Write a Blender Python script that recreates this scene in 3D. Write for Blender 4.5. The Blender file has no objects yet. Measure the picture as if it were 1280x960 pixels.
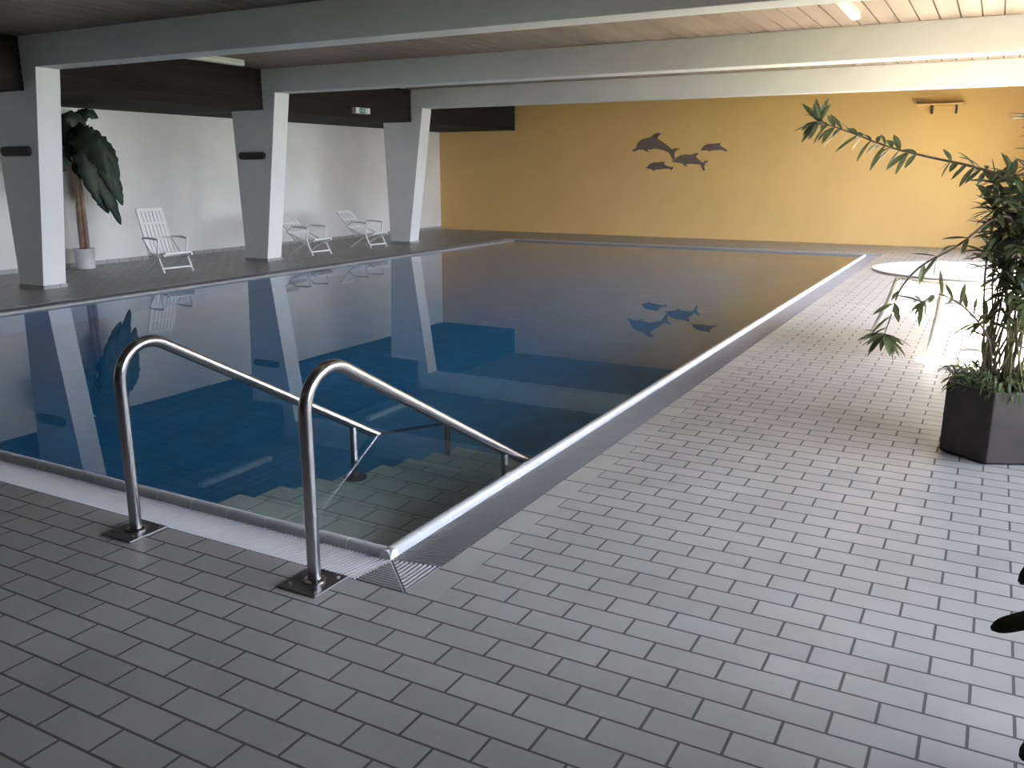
import bpy, bmesh, math, random
from mathutils import Vector, Matrix
random.seed(7)
PI = math.pi
S = bpy.context.scene
COL = S.collection

# ------------------------------------------------------------------ helpers
class MB:
    """collects shapes and links them as ONE mesh object"""
    def __init__(self):
        self.bm = bmesh.new()
    def box(self, lo, hi, M=None):
        x0, y0, z0 = lo; x1, y1, z1 = hi
        c = [(x0,y0,z0),(x1,y0,z0),(x1,y1,z0),(x0,y1,z0),(x0,y0,z1),(x1,y0,z1),(x1,y1,z1),(x0,y1,z1)]
        v = [self.bm.verts.new(M @ Vector(p) if M else p) for p in c]
        for f in ((0,3,2,1),(4,5,6,7),(0,1,5,4),(1,2,6,5),(2,3,7,6),(3,0,4,7)):
            self.bm.faces.new([v[i] for i in f])
        return self
    def prism(self, poly, fn0, fn1):
        """poly: list of 2D points, fn0 / fn1 map a 2D point onto the two caps"""
        a = [self.bm.verts.new(fn0(p)) for p in poly]
        b = [self.bm.verts.new(fn1(p)) for p in poly]
        n = len(poly)
        self.bm.faces.new(a); self.bm.faces.new(b[::-1])
        for i in range(n):
            self.bm.faces.new([a[i], b[i], b[(i+1)%n], a[(i+1)%n]])
        return self
    def tube(self, pts, r, n=12, cap=True):
        pts = [Vector(p) for p in pts]
        rs = r if isinstance(r, (list, tuple)) else [r]*len(pts)
        rings = []
        up = None
        for i, p in enumerate(pts):
            t = (pts[min(i+1, len(pts)-1)] - pts[max(i-1, 0)]).normalized()
            if up is None:
                up = Vector((0,0,1)) if abs(t.z) < .9 else Vector((1,0,0))
            a = (up - t*up.dot(t)).normalized(); up = a
            b = t.cross(a)
            rings.append([self.bm.verts.new(p + (a*math.cos(2*PI*k/n) + b*math.sin(2*PI*k/n))*rs[i]) for k in range(n)])
        for A, B in zip(rings, rings[1:]):
            for k in range(n):
                self.bm.faces.new([A[k], A[(k+1)%n], B[(k+1)%n], B[k]])
        if cap:
            self.bm.faces.new(rings[0][::-1]); self.bm.faces.new(rings[-1])
        return self
    def lathe(self, prof, c=(0,0,0), n=32, ang=0):
        rings = []
        for r, z in prof:
            rings.append([self.bm.verts.new((c[0]+r*math.cos(2*PI*k/n+ang), c[1]+r*math.sin(2*PI*k/n+ang), c[2]+z)) for k in range(n)])
        for A, B in zip(rings, rings[1:]):
            for k in range(n):
                self.bm.faces.new([A[k], A[(k+1)%n], B[(k+1)%n], B[k]])
        self.bm.faces.new(rings[0][::-1]); self.bm.faces.new(rings[-1])
        return self
    def leaf(self, pts, width, nrm, fold=.25, prof=None):
        """a blade along pts, folded along its midrib"""
        pts = [Vector(p) for p in pts]; nrm = Vector(nrm).normalized()
        n = len(pts); L, Cc, R = [], [], []
        for i, p in enumerate(pts):
            t = (pts[min(i+1, n-1)] - pts[max(i-1, 0)]).normalized()
            s = t.cross(nrm)
            s = s.normalized() if s.length > 1e-5 else Vector((1,0,0))
            u = s.cross(t)
            f = i/(n-1)
            w = width*.5*(prof(f) if prof else max(.06, math.sin(PI*min(1, f*.93+.05))**.8))
            Cc.append(self.bm.verts.new(p))
            L.append(self.bm.verts.new(p - s*w + u*w*fold)); R.append(self.bm.verts.new(p + s*w + u*w*fold))
        for i in range(n-1):
            self.bm.faces.new([L[i], Cc[i], Cc[i+1], L[i+1]]); self.bm.faces.new([Cc[i], R[i], R[i+1], Cc[i+1]])
        return self
    def build(self, name, mat, parent=None, smooth=False, bevel=0, seg=2, norm=True):
        me = bpy.data.meshes.new(name)
        if norm:
            bmesh.ops.recalc_face_normals(self.bm, faces=self.bm.faces[:])
        self.bm.to_mesh(me); self.bm.free()
        me.materials.append(mat)
        o = bpy.data.objects.new(name, me); COL.objects.link(o)
        if smooth:
            for p in me.polygons: p.use_smooth = True
            if smooth == 'auto':
                m = o.modifiers.new('e', 'EDGE_SPLIT'); m.split_angle = math.radians(35)
        if bevel:
            m = o.modifiers.new('b', 'BEVEL'); m.width = bevel; m.segments = seg; m.limit_method = 'ANGLE'
        if parent: o.parent = parent
        return o

def tag(o, label, cat, group=None, kind=None):
    o['label'] = label; o['category'] = cat
    if group: o['group'] = group
    if kind: o['kind'] = kind
    return o
def struct(o, label=None):
    o['kind'] = 'structure'
    if label: o['label'] = label
    return o
def thing(name, label, cat, loc=(0,0,0), rz=0, group=None):
    o = bpy.data.objects.new(name, None); COL.objects.link(o)
    o.location = loc; o.rotation_euler = (0,0,rz); o.empty_display_size = .1
    return tag(o, label, cat, group)

# ------------------------------------------------------------------ materials
class NT:
    def __init__(self, name):
        self.m = bpy.data.materials.new(name); self.m.use_nodes = True
        self.t = self.m.node_tree; self.t.nodes.clear()
        self.out = self.n('ShaderNodeOutputMaterial')
    def n(self, k, **kw):
        x = self.t.nodes.new(k)
        for a, b in kw.items(): setattr(x, a, b)
        return x
    def l(self, a, b): self.t.links.new(a, b)
    def pr(self, **kw):
        p = self.n('ShaderNodeBsdfPrincipled')
        for a, b in kw.items():
            p.inputs[a.replace('_', ' ')].default_value = b
        self.l(p.outputs[0], self.out.inputs[0]); return p
    def pos(self):
        return self.n('ShaderNodeNewGeometry').outputs['Position']
    def noise(self, scale, vec=None, detail=4, stretch=None):
        x = self.n('ShaderNodeTexNoise'); x.inputs['Scale'].default_value = scale; x.inputs['Detail'].default_value = detail
        v = vec or self.n('ShaderNodeTexCoord').outputs['Object']
        if stretch:
            mp = self.n('ShaderNodeMapping'); mp.inputs['Scale'].default_value = stretch; self.l(v, mp.inputs['Vector']); v = mp.outputs[0]
        self.l(v, x.inputs['Vector']); return x
    def ramp(self, fac, c0, c1, p0=.3, p1=.7):
        r = self.n('ShaderNodeValToRGB'); e = r.color_ramp.elements
        e[0].position = p0; e[1].position = p1; e[0].color = (*c0, 1); e[1].color = (*c1, 1)
        self.l(fac, r.inputs[0]); return r.outputs[0]
    def bump(self, h, p, strength=.2, dist=.01):
        b = self.n('ShaderNodeBump'); b.inputs['Strength'].default_value = strength; b.inputs['Distance'].default_value = dist
        self.l(h, b.inputs['Height']); self.l(b.outputs[0], p.inputs['Normal'])

def plain(name, col, rough=.5, metal=0, var=.06, scale=6, bump=0, spec=.5):
    t = NT(name); p = t.pr(Roughness=rough, Metallic=metal)
    p.inputs['Specular IOR Level'].default_value = spec
    ns = t.noise(scale)
    c0 = tuple(max(0, c*(1-var)) for c in col); c1 = tuple(min(1, c*(1+var)) for c in col)
    t.l(t.ramp(ns.outputs['Fac'], c0, c1), p.inputs['Base Color'])
    if bump: t.bump(t.noise(scale*8).outputs['Fac'], p, bump, .005)
    return t.m

def tiles(name, bw, bh, off, c1, c2, mortar, msize=.0055, rough=.42, swap=False, offs=.5, bump=.35, vertical=None, spec=.5):
    t = NT(name); p = t.pr(Roughness=rough); p.inputs['Specular IOR Level'].default_value = spec
    sep = t.n('ShaderNodeSeparateXYZ'); t.l(t.pos(), sep.inputs[0])
    com = t.n('ShaderNodeCombineXYZ')
    if vertical == 'auto':      # pick the plane by the face normal: floors x,y; walls along x or y against z
        ge = t.n('ShaderNodeNewGeometry'); sn = t.n('ShaderNodeSeparateXYZ'); t.l(ge.outputs['True Normal'], sn.inputs[0])
        def ab(s, thr):
            a = t.n('ShaderNodeMath', operation='ABSOLUTE'); t.l(s, a.inputs[0])
            g = t.n('ShaderNodeMath', operation='GREATER_THAN'); g.inputs[1].default_value = thr; t.l(a.outputs[0], g.inputs[0]); return g.outputs[0]
        nz = ab(sn.outputs['Z'], .5); nx = ab(sn.outputs['X'], .5)
        m1 = t.n('ShaderNodeMix'); t.l(nx, m1.inputs[0]); t.l(sep.outputs['X'], m1.inputs[2]); t.l(sep.outputs['Y'], m1.inputs[3])
        m2 = t.n('ShaderNodeMix'); t.l(nz, m2.inputs[0]); t.l(sep.outputs['Z'], m2.inputs[2]); t.l(sep.outputs['Y'], m2.inputs[3])
        t.l(m1.outputs[0], com.inputs[0]); t.l(m2.outputs[0], com.inputs[1])
    elif swap:
        t.l(sep.outputs['Y'], com.inputs[0]); t.l(sep.outputs['X'], com.inputs[1])
    else:
        t.l(sep.outputs['X'], com.inputs[0]); t.l(sep.outputs['Y'], com.inputs[1])
    mp = t.n('ShaderNodeMapping'); mp.inputs['Location'].default_value = (*off, 0); t.l(com.outputs[0], mp.inputs['Vector'])
    b = t.n('ShaderNodeTexBrick'); t.l(mp.outputs[0], b.inputs['Vector'])
    b.offset = offs; b.offset_frequency = 2; b.squash = 1
    for k, v in (('Scale',1),('Mortar Size',msize),('Mortar Smooth',.25),('Bias',0),('Brick Width',bw),('Row Height',bh)):
        b.inputs[k].default_value = v
    b.inputs['Color1'].default_value = (*c1,1); b.inputs['Color2'].default_value = (*c2,1); b.inputs['Mortar'].default_value = (*mortar,1)
    ns = t.noise(3.0, t.pos(), 5); mx = t.n('ShaderNodeMix', data_type='RGBA', blend_type='MULTIPLY'); mx.inputs[0].default_value = 1
    t.l(b.outputs['Color'], mx.inputs[6]); t.l(t.ramp(ns.outputs['Fac'], (.88,.88,.87), (1,1,1), .35, .65), mx.inputs[7])
    t.l(mx.outputs[2], p.inputs['Base Color'])
    mr = t.n('ShaderNodeMapRange'); mr.inputs[3].default_value = rough; mr.inputs[4].default_value = .85
    t.l(b.outputs['Fac'], mr.inputs[0]); t.l(mr.outputs[0], p.inputs['Roughness'])
    inv = t.n('ShaderNodeMath', operation='SUBTRACT'); inv.inputs[0].default_value = 1; t.l(b.outputs['Fac'], inv.inputs[1])
    t.bump(inv.outputs[0], p, bump, .004)
    return t.m

def wood(name, c0, c1, stretch, rough=.55, spec=.5):
    t = NT(name); p = t.pr(Roughness=rough); p.inputs['Specular IOR Level'].default_value = spec
    ns = t.noise(4, None, 6, stretch)
    t.l(t.ramp(ns.outputs['Fac'], c0, c1, .3, .7), p.inputs['Base Color'])
    t.bump(ns.outputs['Fac'], p, .15, .004)
    return t.m

def leafmat(name, c0, c1, rough=.4, trans=.35, scale=14):
    t = NT(name); ns = t.noise(scale)
    c = t.ramp(ns.outputs['Fac'], c0, c1, .35, .65)
    p = t.pr(Roughness=rough); t.l(c, p.inputs['Base Color'])
    tr = t.n('ShaderNodeBsdfTranslucent'); t.l(c, tr.inputs[0])
    mx = t.n('ShaderNodeMixShader'); mx.inputs[0].default_value = trans
    t.l(p.outputs[0], mx.inputs[1]); t.l(tr.outputs[0], mx.inputs[2]); t.l(mx.outputs[0], t.out.inputs[0])
    return t.m

G1, G2, GM = (.39,.372,.366), (.34,.324,.319), (.09,.085,.083)
M = {}
M['deck'] = tiles('deck_tile', .25, .125, (.018, -2.336), G1, G2, GM, spec=.7)
M['border'] = tiles('border_tile', .25, .5, (-.086, 2.05), (.42,.40,.385), (.385,.37,.355), GM, swap=True, offs=0)
M['step'] = tiles('step_tile', .25, .16, (.018, -2.9), (.45,.50,.45), (.40,.45,.41), (.22,.25,.23), vertical='auto', offs=.5)
M['basin'] = tiles('basin_tile', .25, .125, (0, 0), (.072,.27,.47), (.064,.245,.43), (.07,.215,.36), vertical='auto', offs=0, bump=.1)
M['white'] = plain('white_paint', (.76,.75,.73), .6, var=.03, scale=2, bump=.05)
M['wallw'] = plain('white_plaster', (.82,.785,.735), .8, var=.05, scale=1.2, bump=.12)
M['yellow'] = plain('yellow_plaster', (.70,.46,.175), .8, var=.04, scale=.8, bump=.1)
M['rear'] = wood('rear_panel_wood', (.06,.04,.03), (.10,.07,.05), (1,1,.1))
M['ceil'] = wood('ceiling_plank_wood', (.16,.122,.096), (.24,.188,.150), (1.2,.08,1))
M['groove'] = plain('groove_shadow_paint', (.03,.022,.018), .9)
M['fascia'] = wood('dark_plank_wood', (.008,.006,.0055), (.018,.0135,.012), (1,.1,1.4), .8, .2)
M['coping'] = plain('coping_ceramic', (.55,.56,.58), .22, var=.05, scale=5)
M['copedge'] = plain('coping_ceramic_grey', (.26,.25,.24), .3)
M['grout'] = plain('coping_grout', (.82,.83,.83), .7)
M['grate'] = plain('grate_plastic', (.37,.36,.38), .35, var=.05)
M['channel'] = plain('channel_concrete', (.03,.03,.032), .8)
M['steel'] = plain('stainless_steel', (.47,.455,.46), .24, 1, var=.04, scale=20)
M['plate'] = plain('dark_steel', (.20,.195,.20), .35, .9, var=.06, scale=20)
M['plastic'] = plain('white_plastic', (.82,.80,.76), .4, var=.03)
M['pot'] = plain('white_glazed_pot', (.78,.77,.74), .3, var=.05)
M['planter'] = plain('dark_brown_fibre_cement', (.060,.048,.045), .6, var=.2, scale=9, bump=.15)
M['soil'] = plain('potting_soil', (.05,.035,.025), .95, var=.4, scale=40, bump=.6)
M['bark'] = plain('grey_brown_bark', (.17,.12,.085), .8, var=.3, scale=30, bump=.4)
M['twig'] = plain('green_brown_twig', (.20,.17,.09), .6, var=.2, scale=30)
M['palmtrunk'] = plain('reddish_stem', (.30,.19,.14), .7, var=.3, scale=12, bump=.4)
M['oleander'] = leafmat('oleander_leaf', (.11,.13,.062), (.19,.21,.10), .36, .45)
M['cover'] = leafmat('ground_cover_leaf', (.11,.15,.06), (.21,.25,.12), .45, .35)
M['banana'] = leafmat('broad_leaf', (.012,.026,.015), (.026,.052,.028), .6, .15, 4)
M['strap'] = leafmat('strap_leaf', (.03,.035,.025), (.055,.06,.045), .3, .1, 5)
M['dolphin'] = plain('dark_dolphin_cutout', (.15,.108,.085), .6, var=.15)
M['darkwood'] = wood('dark_brown_wood', (.018,.012,.010), (.035,.024,.019), (.3,1,1), .6)
M['lampw'] = plain('lamp_diffuser', (.85,.85,.82), .3, var=.02)
M['signw'] = plain('sign_white', (.75,.78,.75), .4, var=.02)
M['signg'] = plain('sign_green', (.06,.27,.17), .4, var=.05)
M['signbody'] = plain('sign_housing_grey', (.42,.40,.40), .5, var=.03)
M['frame'] = plain('window_frame_metal', (.25,.24,.23), .4, .3)
M['unseen_ground'] = plain('dark_added_ground', (.05,.06,.04), .85, var=.1, scale=2, bump=.2)
M['sky_blocker'] = plain('sky_blocker_green', (.02,.035,.015), .8, var=.4, scale=25, bump=.6)
M['sun_blocker'] = plain('sun_blocker_grey', (.45,.44,.43), .8)

# thin window glass
t = NT('window_glass'); fr = t.n('ShaderNodeFresnel'); fr.inputs[0].default_value = 1.3
tr = t.n('ShaderNodeBsdfTransparent'); gl = t.n('ShaderNodeBsdfGlossy'); gl.inputs['Roughness'].default_value = .01
mx = t.n('ShaderNodeMixShader'); t.l(fr.outputs[0], mx.inputs[0]); t.l(tr.outputs[0], mx.inputs[1]); t.l(gl.outputs[0], mx.inputs[2]); t.l(mx.outputs[0], t.out.inputs[0])
M['glass'] = t.m
# pool water
t = NT('pool_water'); g = t.n('ShaderNodeBsdfGlass'); g.inputs['IOR'].default_value = 1.333; g.inputs['Roughness'].default_value = 0
va = t.n('ShaderNodeVolumeAbsorption'); va.inputs['Color'].default_value = (.25,.70,.86,1); va.inputs['Density'].default_value = .30
ns = t.noise(1.2, t.pos(), 2); b = t.n('ShaderNodeBump'); b.inputs['Strength'].default_value = .02; b.inputs['Distance'].default_value = .01
t.l(ns.outputs['Fac'], b.inputs['Height']); t.l(b.outputs[0], g.inputs['Normal'])
t.l(g.outputs[0], t.out.inputs['Surface']); t.l(va.outputs[0], t.out.inputs['Volume'])
M['water'] = t.m

# ------------------------------------------------------------------ the hall (metres; camera stands over 0,0)
XL, XR, YB, YF, ZC = -14.03, .80, -3.2, 21.37, 3.37
PX0, PX1, PY0, PY1 = -10.23, -2.20, 2.88, 18.80       # water edges of the pool
GW = .294                                             # gutter width
BEAMS = [(-1.30,-.95), (3.14,3.49), (7.59,7.94), (12.01,12.37), (16.55,16.91)]
WZ = -.022; DEPTH = -1.36

# floor: four slabs of deck round the pool
GX0, GX1, GY0, GY1 = PX0-GW, PX1+GW, PY0-GW, PY1+GW
m = MB()
m.box((XL,YB,-.25),(XR,GY0,0)); m.box((XL,GY1,-.25),(XR,YF,0))
m.box((XL,GY0,-.25),(GX0,GY1,0)); m.box((GX1+.138,GY0,-.25),(XR,GY1,0))
struct(m.build('floor', M['deck']))
struct(MB().box((GX1,GY0,-.25),(GX1+.138,GY1,0)).build('trim_1', M['border']), 'pale tile border beside the right gutter grate')
# gutter channel under the grates, ring shaped
def ring(m, x0, x1, y0, y1, w, z0, z1):
    m.box((x0-w,y0-w,z0),(x1+w,y0,z1)); m.box((x0-w,y1,z0),(x1+w,y1+w,z1))
    m.box((x0-w,y0,z0),(x0,y1,z1)); m.box((x1,y0,z0),(x1+w,y1,z1)); return m
struct(ring(MB(), PX0-.022,PX1+.022,PY0-.022,PY1+.022, GW-.022, -.25,-.10).build('gutter_channel', M['channel']))
# basin
m = MB()
m.box((PX0-.2,PY0-.2,DEPTH-.2),(PX1+.2,PY1+.2,DEPTH))
ring(m, PX0+.02, PX1-.03, PY0+.03, PY1-.02, .045, DEPTH, -.03)
struct(m.build('pool_basin', M['basin']))
# steps down from the near edge in the right corner
m = MB(); SX0 = -3.47
for k in range(1, 9):
    m.box((SX0, PY0+.02+.32*(k-1), DEPTH), (PX1, PY0+.02+.32*k, -.02-.16*k))
struct(m.build('pool_steps', M['step']))
# water
w = MB().box((PX0-.005,PY0+.005,DEPTH-.03),(PX1-.005,PY1+.005,WZ)).build('pool_water', M['water'])
tag(w, 'still blue pool water mirroring the beams and columns', 'water', kind='stuff')

# coping: rounded ceramic edge pieces with pale grout between
def coping(name, a, b, nx, ny, mat='coping'):
    """a,b: ends of the water edge; (nx,ny) points away from the water"""
    a = Vector((*a, 0)); b = Vector((*b, 0)); d = (b-a); L = d.length; d.normalize(); n = Vector((nx,ny,0))
    pr = [(-.035,-.09),(-.035,-.008),(-.028,.004),(-.012,.010),(.006,.010),(.016,.003),(.022,-.012),(.024,-.09)]
    m, g = MB(), MB()
    k = max(1, round(L/.25)); s = L/k
    for i in range(k):
        p = a + d*(i*s+.003); q = a + d*((i+1)*s-.003)
        m.prism(pr, lambda c, p=p: p+n*c[0]+Vector((0,0,c[1])), lambda c, q=q: q+n*c[0]+Vector((0,0,c[1])))
    pg = [(x*.97, z-.0012) for x, z in pr]
    g.prism(pg, lambda c: a+n*c[0]+Vector((0,0,c[1])), lambda c: b+n*c[0]+Vector((0,0,c[1])))
    o = struct(m.build(name, M[mat], smooth='auto')); g.build('grout', M['grout' if mat == 'coping' else mat], o)
coping('trim_2', (PX0,PY0), (PX1+.024,PY0), 0, -1)
coping('trim_3', (PX1,PY0-.024), (PX1,PY1), 1, 0)
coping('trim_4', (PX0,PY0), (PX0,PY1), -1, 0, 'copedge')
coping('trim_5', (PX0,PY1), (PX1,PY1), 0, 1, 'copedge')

# overflow grates: bars across the gutter, dipping towards the water
ZI, ZO, PIT, BR = -.034, -.006, .0215, .0062
def bar(m, p, q, r=BR):
    p, q = Vector(p), Vector(q); d = (q-p).normalized(); s = Vector((-d.y, d.x, 0)).normalized(); u = Vector((0,0,1))
    off = [(-.8,-3.6),(-1,.2),(-.7,.75),(0,1),(.7,.75),(1,.2),(.8,-3.6)]
    A = [m.bm.verts.new(p+s*r*a+u*r*b) for a, b in off]; B = [m.bm.verts.new(q+s*r*a+u*r*b) for a, b in off]
    n = len(off)
    for i in range(n): m.bm.faces.new([A[i], A[(i+1)%n], B[(i+1)%n], B[i]])
    m.bm.faces.new(A[::-1]); m.bm.faces.new(B)
I, O = .026, GW-.004
def grate(name, label, make):
    m = MB(); make(m)
    tag(m.build(name, M['grate'], smooth='auto'), label, 'grate')
def g_near(m):
    x = PX0
    while x < PX1+.02: bar(m, (x,PY0-I,ZI), (x,PY0-O,ZO)); x += PIT
    for f in (.2, .8): bar(m, (PX0,PY0-I-(O-I)*f,ZI+(ZO-ZI)*f-.008), (PX1+.02,PY0-I-(O-I)*f,ZI+(ZO-ZI)*f-.008), .004)
def g_right(m):
    y = PY0-.015
    while y < PY1: bar(m, (PX1+I,y,ZI), (PX1+O,y,ZO)); y += PIT
    for f in (.2, .8): bar(m, (PX1+I+(O-I)*f,PY0,ZI+(ZO-ZI)*f-.008), (PX1+I+(O-I)*f,PY1,ZI+(ZO-ZI)*f-.008), .004)
def g_left(m):
    y = PY0
    while y < PY1: bar(m, (PX0-I,y,ZI), (PX0-O,y,ZO)); y += PIT*1.5
    bar(m, (PX0-O+.02,PY0,ZO-.008), (PX0-O+.02,PY1,ZO-.008), .004)
def g_far(m):
    x = PX0
    while x < PX1: bar(m, (x,PY1+I,ZI), (x,PY1+O,ZO)); x += PIT*1.5
    bar(m, (PX0,PY1+O-.02,ZO-.008), (PX1,PY1+O-.02,ZO-.008), .004)
grate('overflow_grate', 'long bluish white slatted gutter grate behind the two handrail posts', g_near)
grate('overflow_grate', 'long grey brown slatted gutter grate between right coping and tile border', g_right)
grate('overflow_grate', 'gutter grate along the far pool side below the three columns', g_left)
grate('overflow_grate', 'gutter grate along the end of pool in front of yellow wall', g_far)
def tri_a(m):      # bars along x, left of the mitre
    k = 0
    while True:
        d = I+.012+k*PIT
        if d > O: break
        z = ZI+(ZO-ZI)*(d-I)/(O-I); bar(m, (PX1+.03,PY0-d,z), (PX1+d-.008,PY0-d,z)); k += 1
    bar(m, (PX1+.028,PY0-.03,ZI), (PX1+.028,PY0-O,ZO), .007)
    bar(m, (PX1+I+.004,PY0-I-.008,ZI+.002), (PX1+O-.004,PY0-O,ZO+.002), .004)
def tri_b(m):      # bars along y, right of the mitre
    k = 0
    while True:
        d = I+.012+k*PIT*1.15
        if d > O: break
        z = ZI+(ZO-ZI)*(d-I)/(O-I); bar(m, (PX1+d,PY0-.022,z), (PX1+d,PY0-d+.008,z), .0066); k += 1
grate('overflow_grate', 'small dark triangular grate piece at pool corner beside right handrail plate', tri_a)
grate('overflow_grate', 'small light triangular grate piece at pool corner beside the tile border', tri_b)

# walls
m = MB(); m.box((XL-.2,YB,-.25),(XL,YF+.2,ZC+.3)); struct(m.build('wall_left', M['wallw']))
struct(MB().box((XL-.2,YF,-.25),(XR+.2,YF+.2,ZC+.3)).build('wall_back', M['yellow']))
struct(MB().box((XL-.2,YB-.2,-.25),(XR+.2,YB,ZC+.3)).build('wall_rear', M['rear']))
struct(MB().box((XL,YB,0),(XL+.012,YF,.075)).build('baseboard_left', M['border']))
# right wall: piers, sill and head
m = MB()
m.box((XR,YB,-.25),(XR+.25,YF,.06)); m.box((XR,YB,2.86),(XR+.25,YF,ZC+.3))
PIERS = [(YB,1.95), (6.0,7.99), (11.96,12.42), (16.5,16.96), (19.6,YF)]
for a, b in PIERS: m.box((XR,a,.06),(XR+.25,b,2.86))
struct(m.build('wall_right', M['white']))
WIN = []
for i in range(len(PIERS)-1):
    y0, y1 = PIERS[i][1], PIERS[i+1][0]
    WIN.append((y0, y1))
    f = MB(); e = .06
    f.box((XR+.08,y0,.06),(XR+.16,y1,.06+e)); f.box((XR+.08,y0,2.86-e),(XR+.16,y1,2.86))
    k = max(2, round((y1-y0)/1.5))
    for j in range(k+1):
        yy = y0 + (y1-y0-e)*j/k
        f.box((XR+.08,yy,.06+e),(XR+.16,yy+e,2.86-e))
    fo = struct(f.build('window_%d' % (i+1), M['frame']))
    g = MB(); v = [g.bm.verts.new(p) for p in ((XR+.12,y0,.06),(XR+.12,y1,.06),(XR+.12,y1,2.86),(XR+.12,y0,2.86))]; g.bm.faces.new(v)
    g.build('pane', M['glass'], fo)
# ceiling of wooden planks
m = MB(); p = .22; x = XL
off = (-1.49+.007) % p
x = XL + ((off - XL) % p) - p
while x < XR:
    x0, x1 = max(x+.009, XL), min(x+p-.009, XR)
    if x1 > x0: m.box((x0,YB,ZC),(x1,YF,ZC+.02))
    x += p
cl = struct(m.build('ceiling', M['ceil']))
MB().box((XL-.2,YB-.2,ZC+.02),(XR+.2,YF+.2,ZC+.3)).build('backing', M['groove'], cl)
# beams
for i, (a, b) in enumerate(BEAMS):
    struct(MB().box((-12.42,a,2.97),(XR,b,ZC)).build('beam_%d' % (i+1), M['white'], bevel=.008))
# columns: tapered, leaning face towards the pool
for i, (a, b) in enumerate(BEAMS[1:]):
    poly = [(-12.27,0),(-11.74,0),(-11.30,2.97),(-12.40,2.97),(-12.37,2.6)]
    c = struct(MB().prism(poly, lambda q, a=a: (q[0],a,q[1]), lambda q, b=b: (q[0],b,q[1])).build('column_%d' % (i+1), M['white'], bevel=.006))
    MB().prism([(-12.285,0),(-11.72,0),(-11.712,.055),(-12.285,.055)], lambda q, a=a: (q[0],a-.012,q[1]), lambda q, b=b: (q[0],b+.012,q[1])).build('plinth', M['border'], c, bevel=.003)
# dark planked box along the left wall, from column to column
segs = [(YB, BEAMS[1][0])] + [(BEAMS[k][1], BEAMS[k+1][0]) for k in range(1, 4)] + [(BEAMS[4][1], YF)]
for i, (a, b) in enumerate(segs):
    s = struct(MB().box((XL,a,2.70),(-11.62,b,ZC)).build('soffit_%d' % (i+1), M['groove']))
    f = MB()
    for k in range(6):
        f.box((-11.62,a,2.70+k*.1117+.004),(-11.60,b,2.70+(k+1)*.1117-.004))
    f.box((XL,a,2.685),(-11.60,b,2.70))
    f.build('plank', M['fascia'], s)

for (a, b) in BEAMS[1:]:
    struct(MB().box((XL,a,2.685),(-12.42,b,ZC)).build('soffit_filler', M['groove']))

# outside: unseen pieces added to shape the light through the windows
struct(MB().box((XR+.25,YB-15,-.35),(40,YF+20,-.08)).build('added_ground', M['unseen_ground']))  # unseen ground added outside, kept dark to limit bounced light
for i, (a, b, dp) in enumerate(((-6, 7.55, 2.35), (7.55, 10.5, .97), (16.75, 26, 2.1))):
    struct(MB().box((XR+.25,a,3.05),(XR+dp,b,3.35)).build('sun_blocker_%d' % (i+1), M['sun_blocker']))  # unseen slabs added to keep the sun out of most bays

h = MB(); hr = random.Random(3)  # unseen bushy row added to block low sky light at the near windows
for k in range(68):
    y = -6+.2*k; r = .42
    h.lathe([(.30,0),(r,.3),(r*hr.uniform(.9,1.1),1.0),(r*.95,1.3),(.25,1.55*hr.uniform(.97,1.03)),(.05,1.62)], (XR+3.2+hr.uniform(-.06,.06),y,-.09), 10)
struct(h.build('sky_blocker', M['sky_blocker']))

# ------------------------------------------------------------------ handrails
def handrail(x, yp, label):
    t = thing('handrail', label, 'handrail', (x,yp,0), group='steel pool handrails')
    R = .027
    # side view, y relative to the post
    pts = [(0,.0),(0,.70)]
    cx, cz, rr = .165, .715, .165
    slope = math.atan(.555)
    a0, a1 = PI, PI/2 - slope
    pts = [(0,.004),(0,.3),(0,.6)]
    for k in range(13):
        a = a0 + (a1-a0)*k/12
        pts.append((cx+rr*math.cos(a), cz+rr*math.sin(a)))
    y0, z0 = pts[-1]
    yend = 5.26-2.49
    for f in (.1,.35,.6,.8,1):
        y = y0+(yend-y0)*f; pts.append((y, z0-.555*(y-y0)))
    r = MB().tube([(0,p[0],p[1]) for p in pts], R, 20).build('rail', M['steel'], t, smooth='auto')
    b = MB(); b.box((-.1,-.115,0),(.1,.095,.008)); b.build('base_plate', M['plate'], t, bevel=.002)
    MB().lathe([(.030,.008),(.046,.008),(.046,.012),(.034,.017),(.030,.018)], n=24).build('collar', M['steel'], t, smooth='auto')
    for sx, sy in ((-.065,-.075),(.065,-.075),(-.065,.07),(.065,.07)):
        MB().lathe([(.009,.008),(.009,.014),(.005,.016)], (sx,sy,0), 6).build('bolt', M['steel'], t)
    for yy, zt in ((4.10, -.66), (5.18, -1.30)):
        ry = yy-2.49; ztop = z0-.555*(ry-y0)
        s = MB().tube([(0,ry,zt+.002),(0,ry,ztop-.01)], .021, 16).build('support_post', M['steel'], t, smooth='auto')
        MB().lathe([(.075,zt+.002),(.075,zt+.010),(.024,zt+.012)], (0,ry,0), 24).build('flange', M['plate'], s, smooth='auto')
handrail(-3.38, 2.49, 'curved stainless steel handrail on the left, further from the pool corner')
handrail(-2.29, 2.49, 'curved stainless steel handrail nearest the pool corner and right grate')

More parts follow.
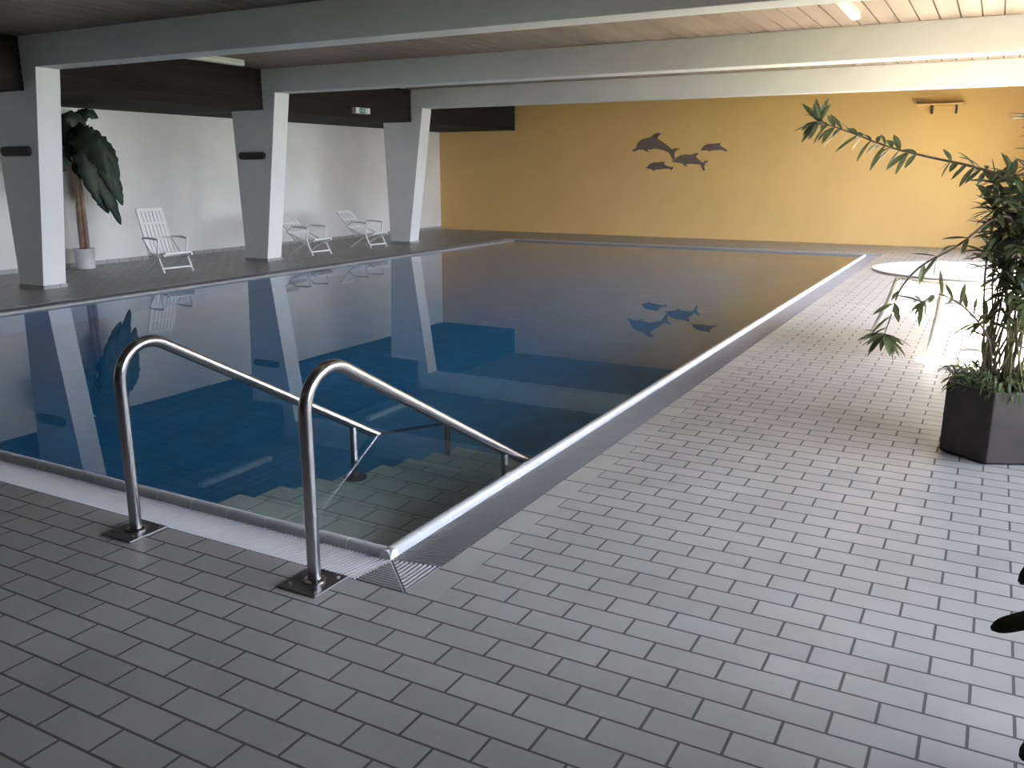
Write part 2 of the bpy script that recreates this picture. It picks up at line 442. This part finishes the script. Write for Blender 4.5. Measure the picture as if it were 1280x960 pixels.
# ------------------------------------------------------------------ ceiling lamps
def ceiling_lamp(x, y0, label):
    t = thing('ceiling_lamp', label, 'lamp', (x,(y0+1.6/2),ZC), group='ceiling batten lamps')
    MB().box((-.05,-.8,-.035),(.05,.8,0)).build('housing', M['signw'], t, bevel=.006)
    prof = [(-.045,-.035),(-.06,-.055),(-.055,-.08),(-.03,-.095),(.03,-.095),(.055,-.08),(.06,-.055),(.045,-.035)]
    MB().prism(prof, lambda q: (q[0],-.79,q[1]), lambda q: (q[0],.79,q[1])).build('diffuser', M['lampw'], t, smooth='auto', bevel=.006)
ceiling_lamp(-10.93, 9.32, 'white batten ceiling lamp at left end of the nearest visible bay')
ceiling_lamp(-1.62, 9.35, 'bright white batten ceiling lamp at upper right under the pale planks')
ceiling_lamp(-10.95, 13.77, 'batten lamp behind the second beam, mirrored as a streak in the water')

# ------------------------------------------------------------------ emergency exit sign on the dark planks
t = thing('exit_sign', 'small green and white emergency exit sign on the dark planks', 'sign', (-11.60,14.72,2.82))
MB().box((0,-.235,-.06),(.10,.235,.06)).build('housing', M['signbody'], t, bevel=.006)
MB().box((.10,-.225,-.052),(.106,.225,.052)).build('panel', M['signw'], t)
pn = MB().box((.106,-.12,-.05),(.108,.125,.05)).build('green_field', M['signg'], t)
def flat(name, pts, x0=.108, x1=.1095): MB().prism(pts, lambda q: (x0,q[0],q[1]), lambda q: (x1,q[0],q[1])).build(name, M['signw'], t)
flat('doorway', [(.06,-.045),(.11,-.045),(.11,.045),(.06,.045)])
flat('running_figure', [(-.008,.025),(-.006,.036),(.004,.040),(.012,.034),(.010,.026),(.006,.0),(.03,-.02),(.024,-.026),(-.004,-.008),(-.03,-.03),(-.036,-.024),(-.014,-.002)])
flat('arrow', [(-.10,.006),(-.06,.006),(-.06,.018),(-.04,0),(-.06,-.018),(-.06,-.006),(-.10,-.006)][::-1])

# ------------------------------------------------------------------ wooden bars on the columns
for (ya, lab) in ((BEAMS[2][0], 'dark wooden bar on the dim front of the nearest column'), (BEAMS[3][0], 'dark rounded wooden bar on the front of the middle column')):
    pts = [(sx*.255+.06*math.cos(t_), .065*math.sin(t_)) for sx, a0_ in ((1,-PI/2),(-1,PI/2)) for t_ in [a0_+PI*k_/8 for k_ in range(9)]]
    o = MB().prism(pts, lambda q: (q[0],-.055,q[1]), lambda q: (q[0],-.001,q[1])).build('wooden_bar', M['darkwood'], bevel=.008)
    o.location = (-11.915, ya, 1.90); tag(o, lab, 'bar', 'wooden bars on the columns')

# ------------------------------------------------------------------ dolphins on the yellow wall
def dolphin(pts, label):
    """outline in wall metres (x,z)"""
    xs = [p[0] for p in pts]; zs = [p[1] for p in pts]
    cx, cz = (min(xs)+max(xs))/2, (min(zs)+max(zs))/2
    o = MB().prism([(x-cx, z-cz) for x, z in pts], lambda q: (q[0],-.015,q[1]), lambda q: (q[0],0,q[1])).build('dolphin_art', M['dolphin'])
    o.location = (cx, YF-.002, cz); tag(o, label, 'wall decoration', 'dolphins on the yellow wall')
DOLPHINS = [
 ([(-8.235, 2.117), (-8.186, 2.162), (-8.13, 2.183), (-8.1, 2.267), (-8.043, 2.357), (-7.93, 2.416), (-7.734, 2.449), (-7.649, 2.519), (-7.559, 2.55), (-7.467, 2.527), (-7.54, 2.475), (-7.576, 2.422), (-7.453, 2.339), (-7.32, 2.257), (-7.193, 2.148), (-7.108, 2.17), (-6.99, 2.175), (-7.026, 2.134), (-7.095, 2.096), (-7.118, 2.036), (-7.107, 1.947), (-7.095, 1.887), (-7.161, 1.926), (-7.213, 2.022), (-7.264, 2.077), (-7.412, 2.129), (-7.592, 2.17), (-7.755, 2.148), (-7.831, 2.149), (-7.776, 2.088), (-7.869, 2.113), (-7.92, 2.144), (-8.052, 2.145), (-8.161, 2.107)],
  'largest dark dolphin at the left of the group on the yellow wall'),
 ([(-7.196, 1.854), (-7.111, 1.887), (-7.066, 1.955), (-6.957, 2.005), (-6.831, 2.025), (-6.704, 2.012), (-6.612, 2.047), (-6.493, 2.051), (-6.541, 2.002), (-6.576, 1.964), (-6.463, 1.883), (-6.397, 1.824), (-6.338, 1.868), (-6.245, 1.873), (-6.304, 1.823), (-6.342, 1.779), (-6.351, 1.72), (-6.323, 1.643), (-6.356, 1.631), (-6.407, 1.706), (-6.436, 1.78), (-6.568, 1.795), (-6.756, 1.796), (-6.813, 1.793), (-6.769, 1.736), (-6.843, 1.751), (-6.896, 1.805), (-7.012, 1.827), (-7.109, 1.836)],
  'medium dark dolphin whose snout meets the tail of the largest dolphin'),
 ([(-7.853, 1.693), (-7.795, 1.739), (-7.741, 1.799), (-7.644, 1.839), (-7.513, 1.838), (-7.432, 1.856), (-7.341, 1.843), (-7.382, 1.807), (-7.298, 1.753), (-7.2, 1.722), (-7.13, 1.734), (-7.141, 1.692), (-7.171, 1.656), (-7.247, 1.686), (-7.392, 1.677), (-7.522, 1.662), (-7.601, 1.656), (-7.612, 1.626), (-7.659, 1.638), (-7.687, 1.675), (-7.786, 1.687)],
  'small dark dolphin below the largest dolphin'),
 ([(-6.453, 2.116), (-6.416, 2.177), (-6.357, 2.235), (-6.266, 2.265), (-6.144, 2.269), (-6.053, 2.274), (-5.972, 2.293), (-5.999, 2.238), (-5.936, 2.191), (-5.848, 2.141), (-5.785, 2.091), (-5.845, 2.086), (-5.922, 2.121), (-6.059, 2.117), (-6.197, 2.113), (-6.235, 2.087), (-6.274, 2.114), (-6.382, 2.115)],
  'small dark dolphin at the upper right of the dolphin group'),
]
for pts, lab in DOLPHINS: dolphin(pts, lab)

# ------------------------------------------------------------------ wall shelf under the far beam
t = thing('wall_shelf', 'small shelf on two brackets high on the yellow wall', 'shelf', (-1.27,YF,2.985))
MB().box((-.46,-.26,0),(.46,0,.03)).build('board', M['yellow'], t, bevel=.004)
for x in (-.165, .30):
    b = MB(); b.box((x-.02,-.03,-.17),(x+.02,0,0)); b.box((x-.02,-.20,-.03),(x+.02,-.03,0))
    b.prism([(-.03,-.15),(-.18,-.03),(-.15,-.03),(-.03,-.12)], lambda q, x=x: (x-.012,q[0],q[1]), lambda q, x=x: (x+.012,q[0],q[1]))
    b.build('bracket', M['darkwood'], t)

# ------------------------------------------------------------------ white plastic recliner chairs
def chair(loc, rz, label, back=(-.78,1.04), cat='chair'):
    t = thing('recliner_chair', label, cat, loc, rz, 'white plastic recliner chairs')
    W = .23
    P = M['plastic']
    # seat: slats along y on a sloping curve
    s = MB(); n = 8
    for k in range(n):
        f = k/(n-1); x = .03-.46*f; z = .335-.085*f + .02*max(0, f-.8)*5*.3
        s.box((x-.026,-W,z-.012),(x+.022,W,z+.012))
    for y in (-W, W): s.tube([(.05,y,.335),(-.2,y,.28),(-.46,y,.245)], .014, 8)
    s.build('seat', P, t, bevel=.004)
    # backrest: upright slats between three cross bands
    b = MB(); base = Vector((-.44,0,.25)); top = Vector((back[0],0,back[1])); d = top-base; L = d.length; d.normalize()
    nrm = Vector((d.z,0,-d.x)) 
    def at(u, y, o=0): return base + d*(u*L) + Vector((0,y,0)) + nrm*o
    ns = 7
    for k in range(ns):
        y = -W+.035+(2*W-.07)*k/(ns-1)
        for u0, u1 in ((.05,.34),(.39,.66),(.71,.93)):
            v = []
            for (u, yy, o) in ((u0,y-.022,-.006),(u1,y-.022,-.006),(u1,y+.022,-.006),(u0,y+.022,-.006)): v.append(at(u,yy,o))
            w_ = [p+nrm*.012 for p in v]
            b.prism([0,1,2,3], lambda q, v=v: v[q], lambda q, w_=w_: w_[q])
    for u0, u1 in ((0,.05),(.34,.39),(.66,.71),(.93,1.0)):
        v = [at(u0,-W,-.008), at(u1,-W,-.008), at(u1,W,-.008), at(u0,W,-.008)]; w_ = [p+nrm*.018 for p in v]
        b.prism([0,1,2,3], lambda q, v=v: v[q], lambda q, w_=w_: w_[q])
    for y in (-W, W): b.tube([at(0,y), at(.5,y), at(.96,y), at(1.0,y*.93)], .016, 8)
    b.build('backrest', P, t)
    ab = at(.42, 0)
    for y in (-W-.03, W+.03):
        # armrest with its curved front stay
        MB().tube([(ab.x,y,ab.z-.02),(ab.x+.15,y,.565),(-.20,y,.56),(-.10,y,.545)], [.014,.018,.02,.018], 8).build('armrest', P, t, smooth='auto')
        MB().tube([(-.10,y,.545),(-.13,y,.42),(-.15,y,.30),(-.10,y,.20),(0,y,.02)], .017, 8).build('front_leg', P, t, smooth='auto')
        MB().tube([(.03,y*.96,.30),(-.25,y*.96,.22),(-.60,y*.96,.02)], .016, 8).build('rear_leg', P, t, smooth='auto')
        MB().tube([(ab.x,y,ab.z-.02),(-.36,y,.34),(-.13,y,.21)], .015, 8).build('side_stay', P, t, smooth='auto')
    MB().tube([(-.035,-W-.03,.09),(-.035,W+.03,.09)], .016, 8).build('crossbar', P, t, smooth='auto')
    return t
chair((-11.72,9.96,0), math.radians(-9), 'white slatted recliner chair beside the nearest column and the tall plant', (-.74,1.03))
chair((-11.63,13.41,0), math.radians(-2), 'white recliner chair partly hidden by the middle column', (-.98,.77))
chair((-11.65,15.29,0), math.radians(-2), 'white recliner chair in front of the furthest column', (-.98,.77))

# ------------------------------------------------------------------ round white table in the sun
t = thing('garden_table', 'round white garden table in glaring sunlight beside the oleander', 'table', (-.17,9.35,0))
MB().lathe([(.80,.685),(.835,.69),(.85,.705),(.845,.72),(.82,.725)], n=64).build('tabletop', M['plastic'], t, smooth='auto')
MB().lathe([(.60,.64),(.62,.64),(.62,.69),(.60,.69)], n=48).build('apron', M['plastic'], t, smooth='auto')
for a in (-105, -18, 72, 165):
    a = math.radians(a); ca, sa = math.cos(a), math.sin(a)
    MB().tube([(ca*.60,sa*.60,.69),(ca*.70,sa*.70,.35),(ca*.84,sa*.84,0)], [.032,.030,.024], 12).build('leg', M['plastic'], t, smooth='auto')

# ------------------------------------------------------------------ oleander in a hexagonal planter
HX, HY, HR, HH = .14, 5.77, .306, .43
t = thing('oleander', 'large oleander in a dark brown hexagonal planter at the right', 'potted plant', (HX,HY,0))
a0 = math.atan2(5.467-HY, .118-HX)
p = MB(); pr_out = [(.300,0),(.306,.02),(.306,HH)]; 
p.lathe([(.285,0),(.306,.012),(.306,HH),(.268,HH),(.262,HH-.06),(.05,HH-.06)], n=6, ang=a0)
pl = p.build('planter', M['planter'], t, bevel=.006)
MB().lathe([(.30,.225),(.3085,.225),(.3085,.232),(.30,.232)], n=6, ang=a0).build('band', M['planter'], pl)
MB().lathe([(.26,HH-.06),(.24,HH-.03),(.02,HH-.02)], n=6, ang=a0).build('soil', M['soil'], t)

def smooth_path(ctrl, n):
    ctrl = [Vector(c) for c in ctrl]; out = []
    P = [ctrl[0]*2-ctrl[1]] + ctrl + [ctrl[-1]*2-ctrl[-2]]
    for i in range(1, len(P)-2):
        for k in range(n):
            u = k/n; p0, p1, p2, p3 = P[i-1], P[i], P[i+1], P[i+2]
            out.append(.5*((2*p1)+(p2-p0)*u+(2*p0-5*p1+4*p2-p3)*u*u+(3*p1-p0-3*p2+p3)*u**3))
    out.append(ctrl[-1]); return out

def lance(m, base, d, L, w, droop, rnd):
    d = d.normalized(); pts = []
    p = Vector(base); dd = d.copy()
    for k in range(6):
        pts.append(p.copy()); p = p + dd*(L/5); dd = (dd + Vector((0,0,-droop))).normalized()
    nrm = Vector((0,0,1)) + Vector((rnd.uniform(-.5,.5), rnd.uniform(-.5,.5), 0))
    m.leaf(pts, w, nrm, .18)

def branch(ctrl, r0, r1, leaf_from, rnd, parent, step=.035, L=.115, w=.021, tuft=9, dens=1.0, gap=None, down=.15):
    path = smooth_path(ctrl, 8)
    n = len(path); rs = [r0+(r1-r0)*i/(n-1) for i in range(n)]
    b = MB().tube(path, rs, 7).build('branch', M['bark'] if r0 > .007 else M['twig'], parent, smooth=True)
    m = MB(); tot = sum((path[i+1]-path[i]).length for i in range(n-1)); acc = 0; nxt = leaf_from*tot; ph = rnd.uniform(0,6)
    for i in range(n-1):
        seg = path[i+1]-path[i]; sl = seg.length; td = seg.normalized()
        while nxt <= acc+sl:
            q = path[i]+seg*((nxt-acc)/sl)
            a = td.orthogonal().normalized(); c = td.cross(a)
            for k in range(3):
                if rnd.random() > dens or (gap and gap[0] < nxt/tot < gap[1]): continue
                an = ph+2*PI*k/3+rnd.uniform(-.4,.4)
                d = td*rnd.uniform(.35,.9)+(a*math.cos(an)+c*math.sin(an))
                d.z -= down
                lance(m, q, d, L*rnd.uniform(.65,1.15), w*rnd.uniform(.8,1.2), rnd.uniform(.02,.16), rnd)
            ph += 1.05; nxt += step*rnd.uniform(.7,1.4)
        acc += sl
    td = (path[-1]-path[-2]).normalized(); a = td.orthogonal().normalized(); c = td.cross(a)
    for k in range(tuft):
        an = 2*PI*k/tuft+rnd.uniform(-.3,.3)
        lance(m, path[-1], td*rnd.uniform(-.1,.9)+a*math.cos(an)+c*math.sin(an), L*rnd.uniform(.8,1.2), w*rnd.uniform(.8,1.2), rnd.uniform(.02,.15), rnd)
    m.build('leaves', M['oleander'], b, norm=False)
rnd = random.Random(11)
def rel(x, y, z): return (x-HX, y-HY, z)
# the long branch reaching out over the pool side
branch([rel(.17,5.75,.40), rel(.22,5.6,.95), rel(.16,5.45,1.40), rel(.03,5.35,1.60), rel(-.12,5.3,1.665), rel(-.36,5.3,1.722), rel(-.555,5.3,1.775), rel(-.76,5.3,1.855), rel(-.93,5.3,1.915)], .011, .003, .50, rnd, t, .036, .135, .031, 20, .85, gap=(.70,.76), down=.5)
# the branch that droops in front of the table
branch([rel(.14,5.78,.40), rel(.20,5.6,1.0), rel(.10,5.4,1.36), rel(.0,5.32,1.40), rel(-.15,5.3,1.26), rel(-.33,5.3,1.13), rel(-.42,5.3,.99), rel(-.455,5.3,.83), rel(-.475,5.3,.74)], .010, .003, .52, rnd, t, .085, .15, .032, 26, .6)
branch([rel(.10,5.75,.40), rel(.05,5.5,.72), rel(-.08,5.4,.90), rel(-.22,5.35,.98), rel(-.30,5.33,.93)], .008, .003, .45, rnd, t, .06, .14, .026, 7, .6)
# the bushy body
tips = [(-0.02,5.35,1.58),(0.03,5.32,1.5),(0.0,5.38,1.44),(0.06,5.35,1.62),(0.12,5.4,1.55),(0.18,5.42,1.72),(0.1,5.45,1.4),(0.16,5.36,1.46),(0.22,5.5,1.86),(0.3,5.4,1.55),(0.4,5.6,1.9),(0.55,5.6,1.7),(0.18,5.85,1.5),(0.05,5.45,1.32),(0.0,5.42,1.22),(0.42,5.4,1.35),(0.28,5.5,1.3),(0.12,5.42,1.26),(0.2,5.4,1.36),(0.5,5.7,1.3),(0.08,5.45,1.12),(0.14,5.45,1.02),(0.55,5.5,1.2),(0.02,5.55,0.82),(0.22,5.45,0.95),(0.25,5.7,2.0),(0.36,5.5,2.05),(0.55,5.8,2.1),(0.24,5.42,1.6),(0.3,5.36,1.42),(0.26,5.38,1.2),(0.2,5.4,2.02),(0.16,5.4,1.9)]
for i, (x, y, z) in enumerate(tips):
    bx, by = HX+rnd.uniform(-.12,.14), HY+rnd.uniform(-.12,.10)
    mid = (bx*.6+x*.4+rnd.uniform(-.04,.04), by*.6+y*.4+rnd.uniform(-.04,.04), HH+(z-HH)*.55)
    q2 = (bx*.25+x*.75, by*.25+y*.75, HH+(z-HH)*.86)
    branch([rel(bx,by,.40), rel(*mid), rel(*q2), rel(x,y,z)], .007, .003, .58 if z > 1.2 else .5, rnd, t, .044, .145, .028, 12, .72)
# low leafy growth spilling over the rim
m = MB()
for k in range(620):
    a = rnd.uniform(0, 2*PI); r = rnd.uniform(.05,.27)
    p0 = Vector((r*math.cos(a), r*math.sin(a), HH-.03+rnd.uniform(0,.10)))
    d = Vector((math.cos(a)*rnd.uniform(.2,1), math.sin(a)*rnd.uniform(.2,1), rnd.uniform(-.1,1.0)))
    lance(m, p0, d, rnd.uniform(.07,.14), rnd.uniform(.010,.018), rnd.uniform(.15,.5), rnd)
m.build('ground_cover', M['cover'], t, norm=False)

# ------------------------------------------------------------------ tall broad leaved plant in a white pot
PXc, PYc = -13.62, 9.62
t = thing('banana_plant', 'tall broad leaved plant in white pot behind the nearest column', 'potted plant', (PXc,PYc,0))
MB().lathe([(.125,0),(.15,.01),(.175,.33),(.18,.35),(.16,.35),(.15,.30),(.02,.30)], n=40).build('pot', M['pot'], t, smooth='auto')
MB().lathe([(.15,.30),(.10,.315),(.01,.32)], n=24).build('soil', M['soil'], t)
MB().tube(smooth_path([(0,0,.30),(.0,.0,.7),(.01,.01,1.15),(.02,.02,1.6),(.03,.03,1.85)], 5), [.06]*10+[.05]*6+[.035]*5, 12).build('stem', M['palmtrunk'], t, smooth=True)
MB().tube(smooth_path([(.06,.03,.30),(.07,.03,.75),(.07,.03,1.2),(.05,.03,1.6)], 5), [.04]*8+[.032]*8, 10).build('stem', M['palmtrunk'], t, smooth=True)
def broad(ctrl, w, nrm, petiole=True):
    path = smooth_path([(c[0]-PXc, c[1]-PYc, c[2]) for c in ctrl], 8)
    n = len(path)
    rr = random.Random(len(bpy.data.objects))
    pf = lambda f: (.05 if f < .12 else max(.04, math.sin(PI*min(1,(f-.12)/.88*.95+.05))**.6))*(1+rr.uniform(-.22,.12))
    m = MB(); m.leaf(path, w, nrm, .22, pf)
    o = m.build('leaf', M['banana'], t, smooth=True, norm=False)
    md = o.modifiers.new('s', 'SOLIDIFY'); md.thickness = .004
    return o
C0 = (PXc+.03, PYc+.03, 1.70)
broad([C0, (-13.55,9.66,2.15), (-13.5,9.74,2.46), (-13.45,9.86,2.56), (-13.4,10.02,2.50)], .26, (.6,-.6,.5))
broad([C0, (-13.5,9.66,2.2), (-13.45,9.85,2.20), (-13.42,10.12,1.95), (-13.4,10.30,1.50)], .36, (.75,-.3,.6))
broad([C0, (-13.5,9.63,1.85), (-13.45,9.80,1.72), (-13.42,9.98,1.35), (-13.38,10.22,.72)], .34, (.8,-.3,.5))
broad([C0, (-13.48,9.70,1.95), (-13.4,9.95,1.80), (-13.38,10.14,1.45), (-13.36,10.28,1.05)], .32, (.8,-.4,.4))
broad([C0, (-13.4,9.5,2.1), (-13.2,9.45,2.2), (-12.95,9.5,2.0), (-12.8,9.6,1.6)], .42, (.3,-.8,.6))
broad([C0, (-13.55,9.55,2.1), (-13.45,9.5,2.35), (-13.4,9.65,2.2), (-13.3,9.78,1.85)], .46, (.8,-.6,.3))
broad([C0, (-13.6,9.3,2.1), (-13.55,9.05,2.25), (-13.5,8.8,2.0), (-13.45,8.65,1.6)], .42, (.8,.3,.6))
broad([C0, (-13.55,9.4,1.9), (-13.45,9.2,1.85), (-13.4,9.0,1.5), (-13.35,8.95,1.1)], .38, (.8,.3,.6))
broad([C0, (-13.5,9.62,2.0), (-13.42,9.80,2.02), (-13.40,9.99,1.72), (-13.38,10.12,1.25)], .30, (.8,-.5,.3))
broad([C0, (-13.45,9.58,1.95), (-13.35,9.62,1.80), (-13.3,9.68,1.45), (-13.28,9.74,1.15)], .30, (.9,-.4,.2))
broad([C0, (-13.55,9.6,1.7), (-13.5,9.74,1.55), (-13.46,9.93,1.15), (-13.44,10.05,.92)], .24, (.9,-.4,.2))
MB().tube([(C0[0]-PXc,C0[1]-PYc,1.8),(.08,.10,2.2),(.10,.13,2.63)], [.03,.022,.012], 8).build('shoot', M['banana'], t, smooth=True)

# ------------------------------------------------------------------ strap leaved plant at the right edge
QX, QY = .58, 2.30
t = thing('strap_leaf_plant', 'dark strap leaved plant reaching in at the lower right edge', 'potted plant', (QX,QY,0))
MB().lathe([(.11,0),(.13,.01),(.17,.29),(.185,.30),(.185,.33),(.165,.33),(.15,.27),(.02,.27)], n=40).build('pot', M['planter'], t, smooth='auto')
MB().lathe([(.15,.27),(.08,.285),(.01,.29)], n=24).build('soil', M['soil'], t)
def strap(ctrl, w, nrm=(0,-.5,1)):
    path = smooth_path([(c[0]-QX, c[1]-QY, c[2]) for c in ctrl], 12)
    m = MB(); m.leaf(path, w, nrm, .15, lambda f: min(1, .35+f*1.1) if f < .6 else (1-.35*(f-.6)/.4)*math.sqrt(max(.05, 1-(max(0, f-.93)/.07)**2)))
    o = m.build('leaf', M['strap'], t, smooth=True, norm=False); md = o.modifiers.new('s', 'SOLIDIFY'); md.thickness = .003
strap([(QX,QY,.28), (.50,2.28,.60), (.38,2.25,.72), (.24,2.21,.655), (.105,2.2,.583)], .062, (.1,-.6,1))
strap([(QX,QY,.28), (.53,2.35,.70), (.42,2.36,.86), (.28,2.33,.80), (.155,2.30,.67)], .075, (.1,-.5,1))
strap([(QX,QY,.28), (.50,2.15,.50), (.40,2.05,.56), (.28,2.0,.50), (.185,1.98,.40)], .07, (.1,-.5,1))
strap([(QX,QY,.28), (.60,2.1,.75), (.63,1.95,.95), (.68,1.8,.85)], .06)
strap([(QX,QY,.28), (.62,2.45,.8), (.64,2.65,.95), (.66,2.85,.8)], .06)
strap([(QX,QY,.28), (.58,2.32,.8), (.56,2.36,1.05)], .055, (1,0,.2))

# ------------------------------------------------------------------ light
wd = bpy.data.worlds.new('sky'); S.world = wd; wd.use_nodes = True
bg = wd.node_tree.nodes['Background']; bg.inputs[0].default_value = (.76,.845,1.0,1); bg.inputs[1].default_value = 19.0
sd = bpy.data.lights.new('sun', 'SUN'); sd.energy = 250; sd.angle = math.radians(.6); sd.color = (1,.88,.70)
so = bpy.data.objects.new('sun', sd); COL.objects.link(so)
so.rotation_euler = Vector((-1,.21,-1.37)).to_track_quat('-Z','Y').to_euler(); so.location = (10,8,10)
for i, (y0, y1) in enumerate(WIN):
    ld = bpy.data.lights.new('window_portal', 'AREA'); ld.shape = 'RECTANGLE'; ld.size = 2.8; ld.size_y = y1-y0; ld.cycles.is_portal = True
    lo = bpy.data.objects.new('window_portal', ld); COL.objects.link(lo)
    lo.location = (XR+.27, (y0+y1)/2, 1.46); lo.rotation_euler = (0, PI/2, 0)

# ------------------------------------------------------------------ camera
cd = bpy.data.cameras.new('camera'); cd.sensor_width = 36; cd.lens = 1084.41/1280*36; cd.clip_end = 200
co = bpy.data.objects.new('camera', cd); COL.objects.link(co)
co.location = (0,0,1.65); co.rotation_euler = (math.radians(90-13.85), 0, math.radians(28.68))
S.camera = co

S.view_settings.view_transform = 'Standard'; S.view_settings.look = 'None'
S.view_settings.exposure = 0.12; S.view_settings.gamma = 1; S.view_settings.use_curve_mapping = False
cy = S.cycles
cy.use_denoising = True
try: cy.denoiser = 'OPENIMAGEDENOISE'
except Exception: pass
cy.max_bounces = 10; cy.diffuse_bounces = 6; cy.glossy_bounces = 6; cy.transmission_bounces = 8; cy.volume_bounces = 0; cy.transparent_max_bounces = 8
cy.sample_clamp_indirect = 12; cy.blur_glossy = .5
cy.caustics_reflective = False; cy.caustics_refractive = True
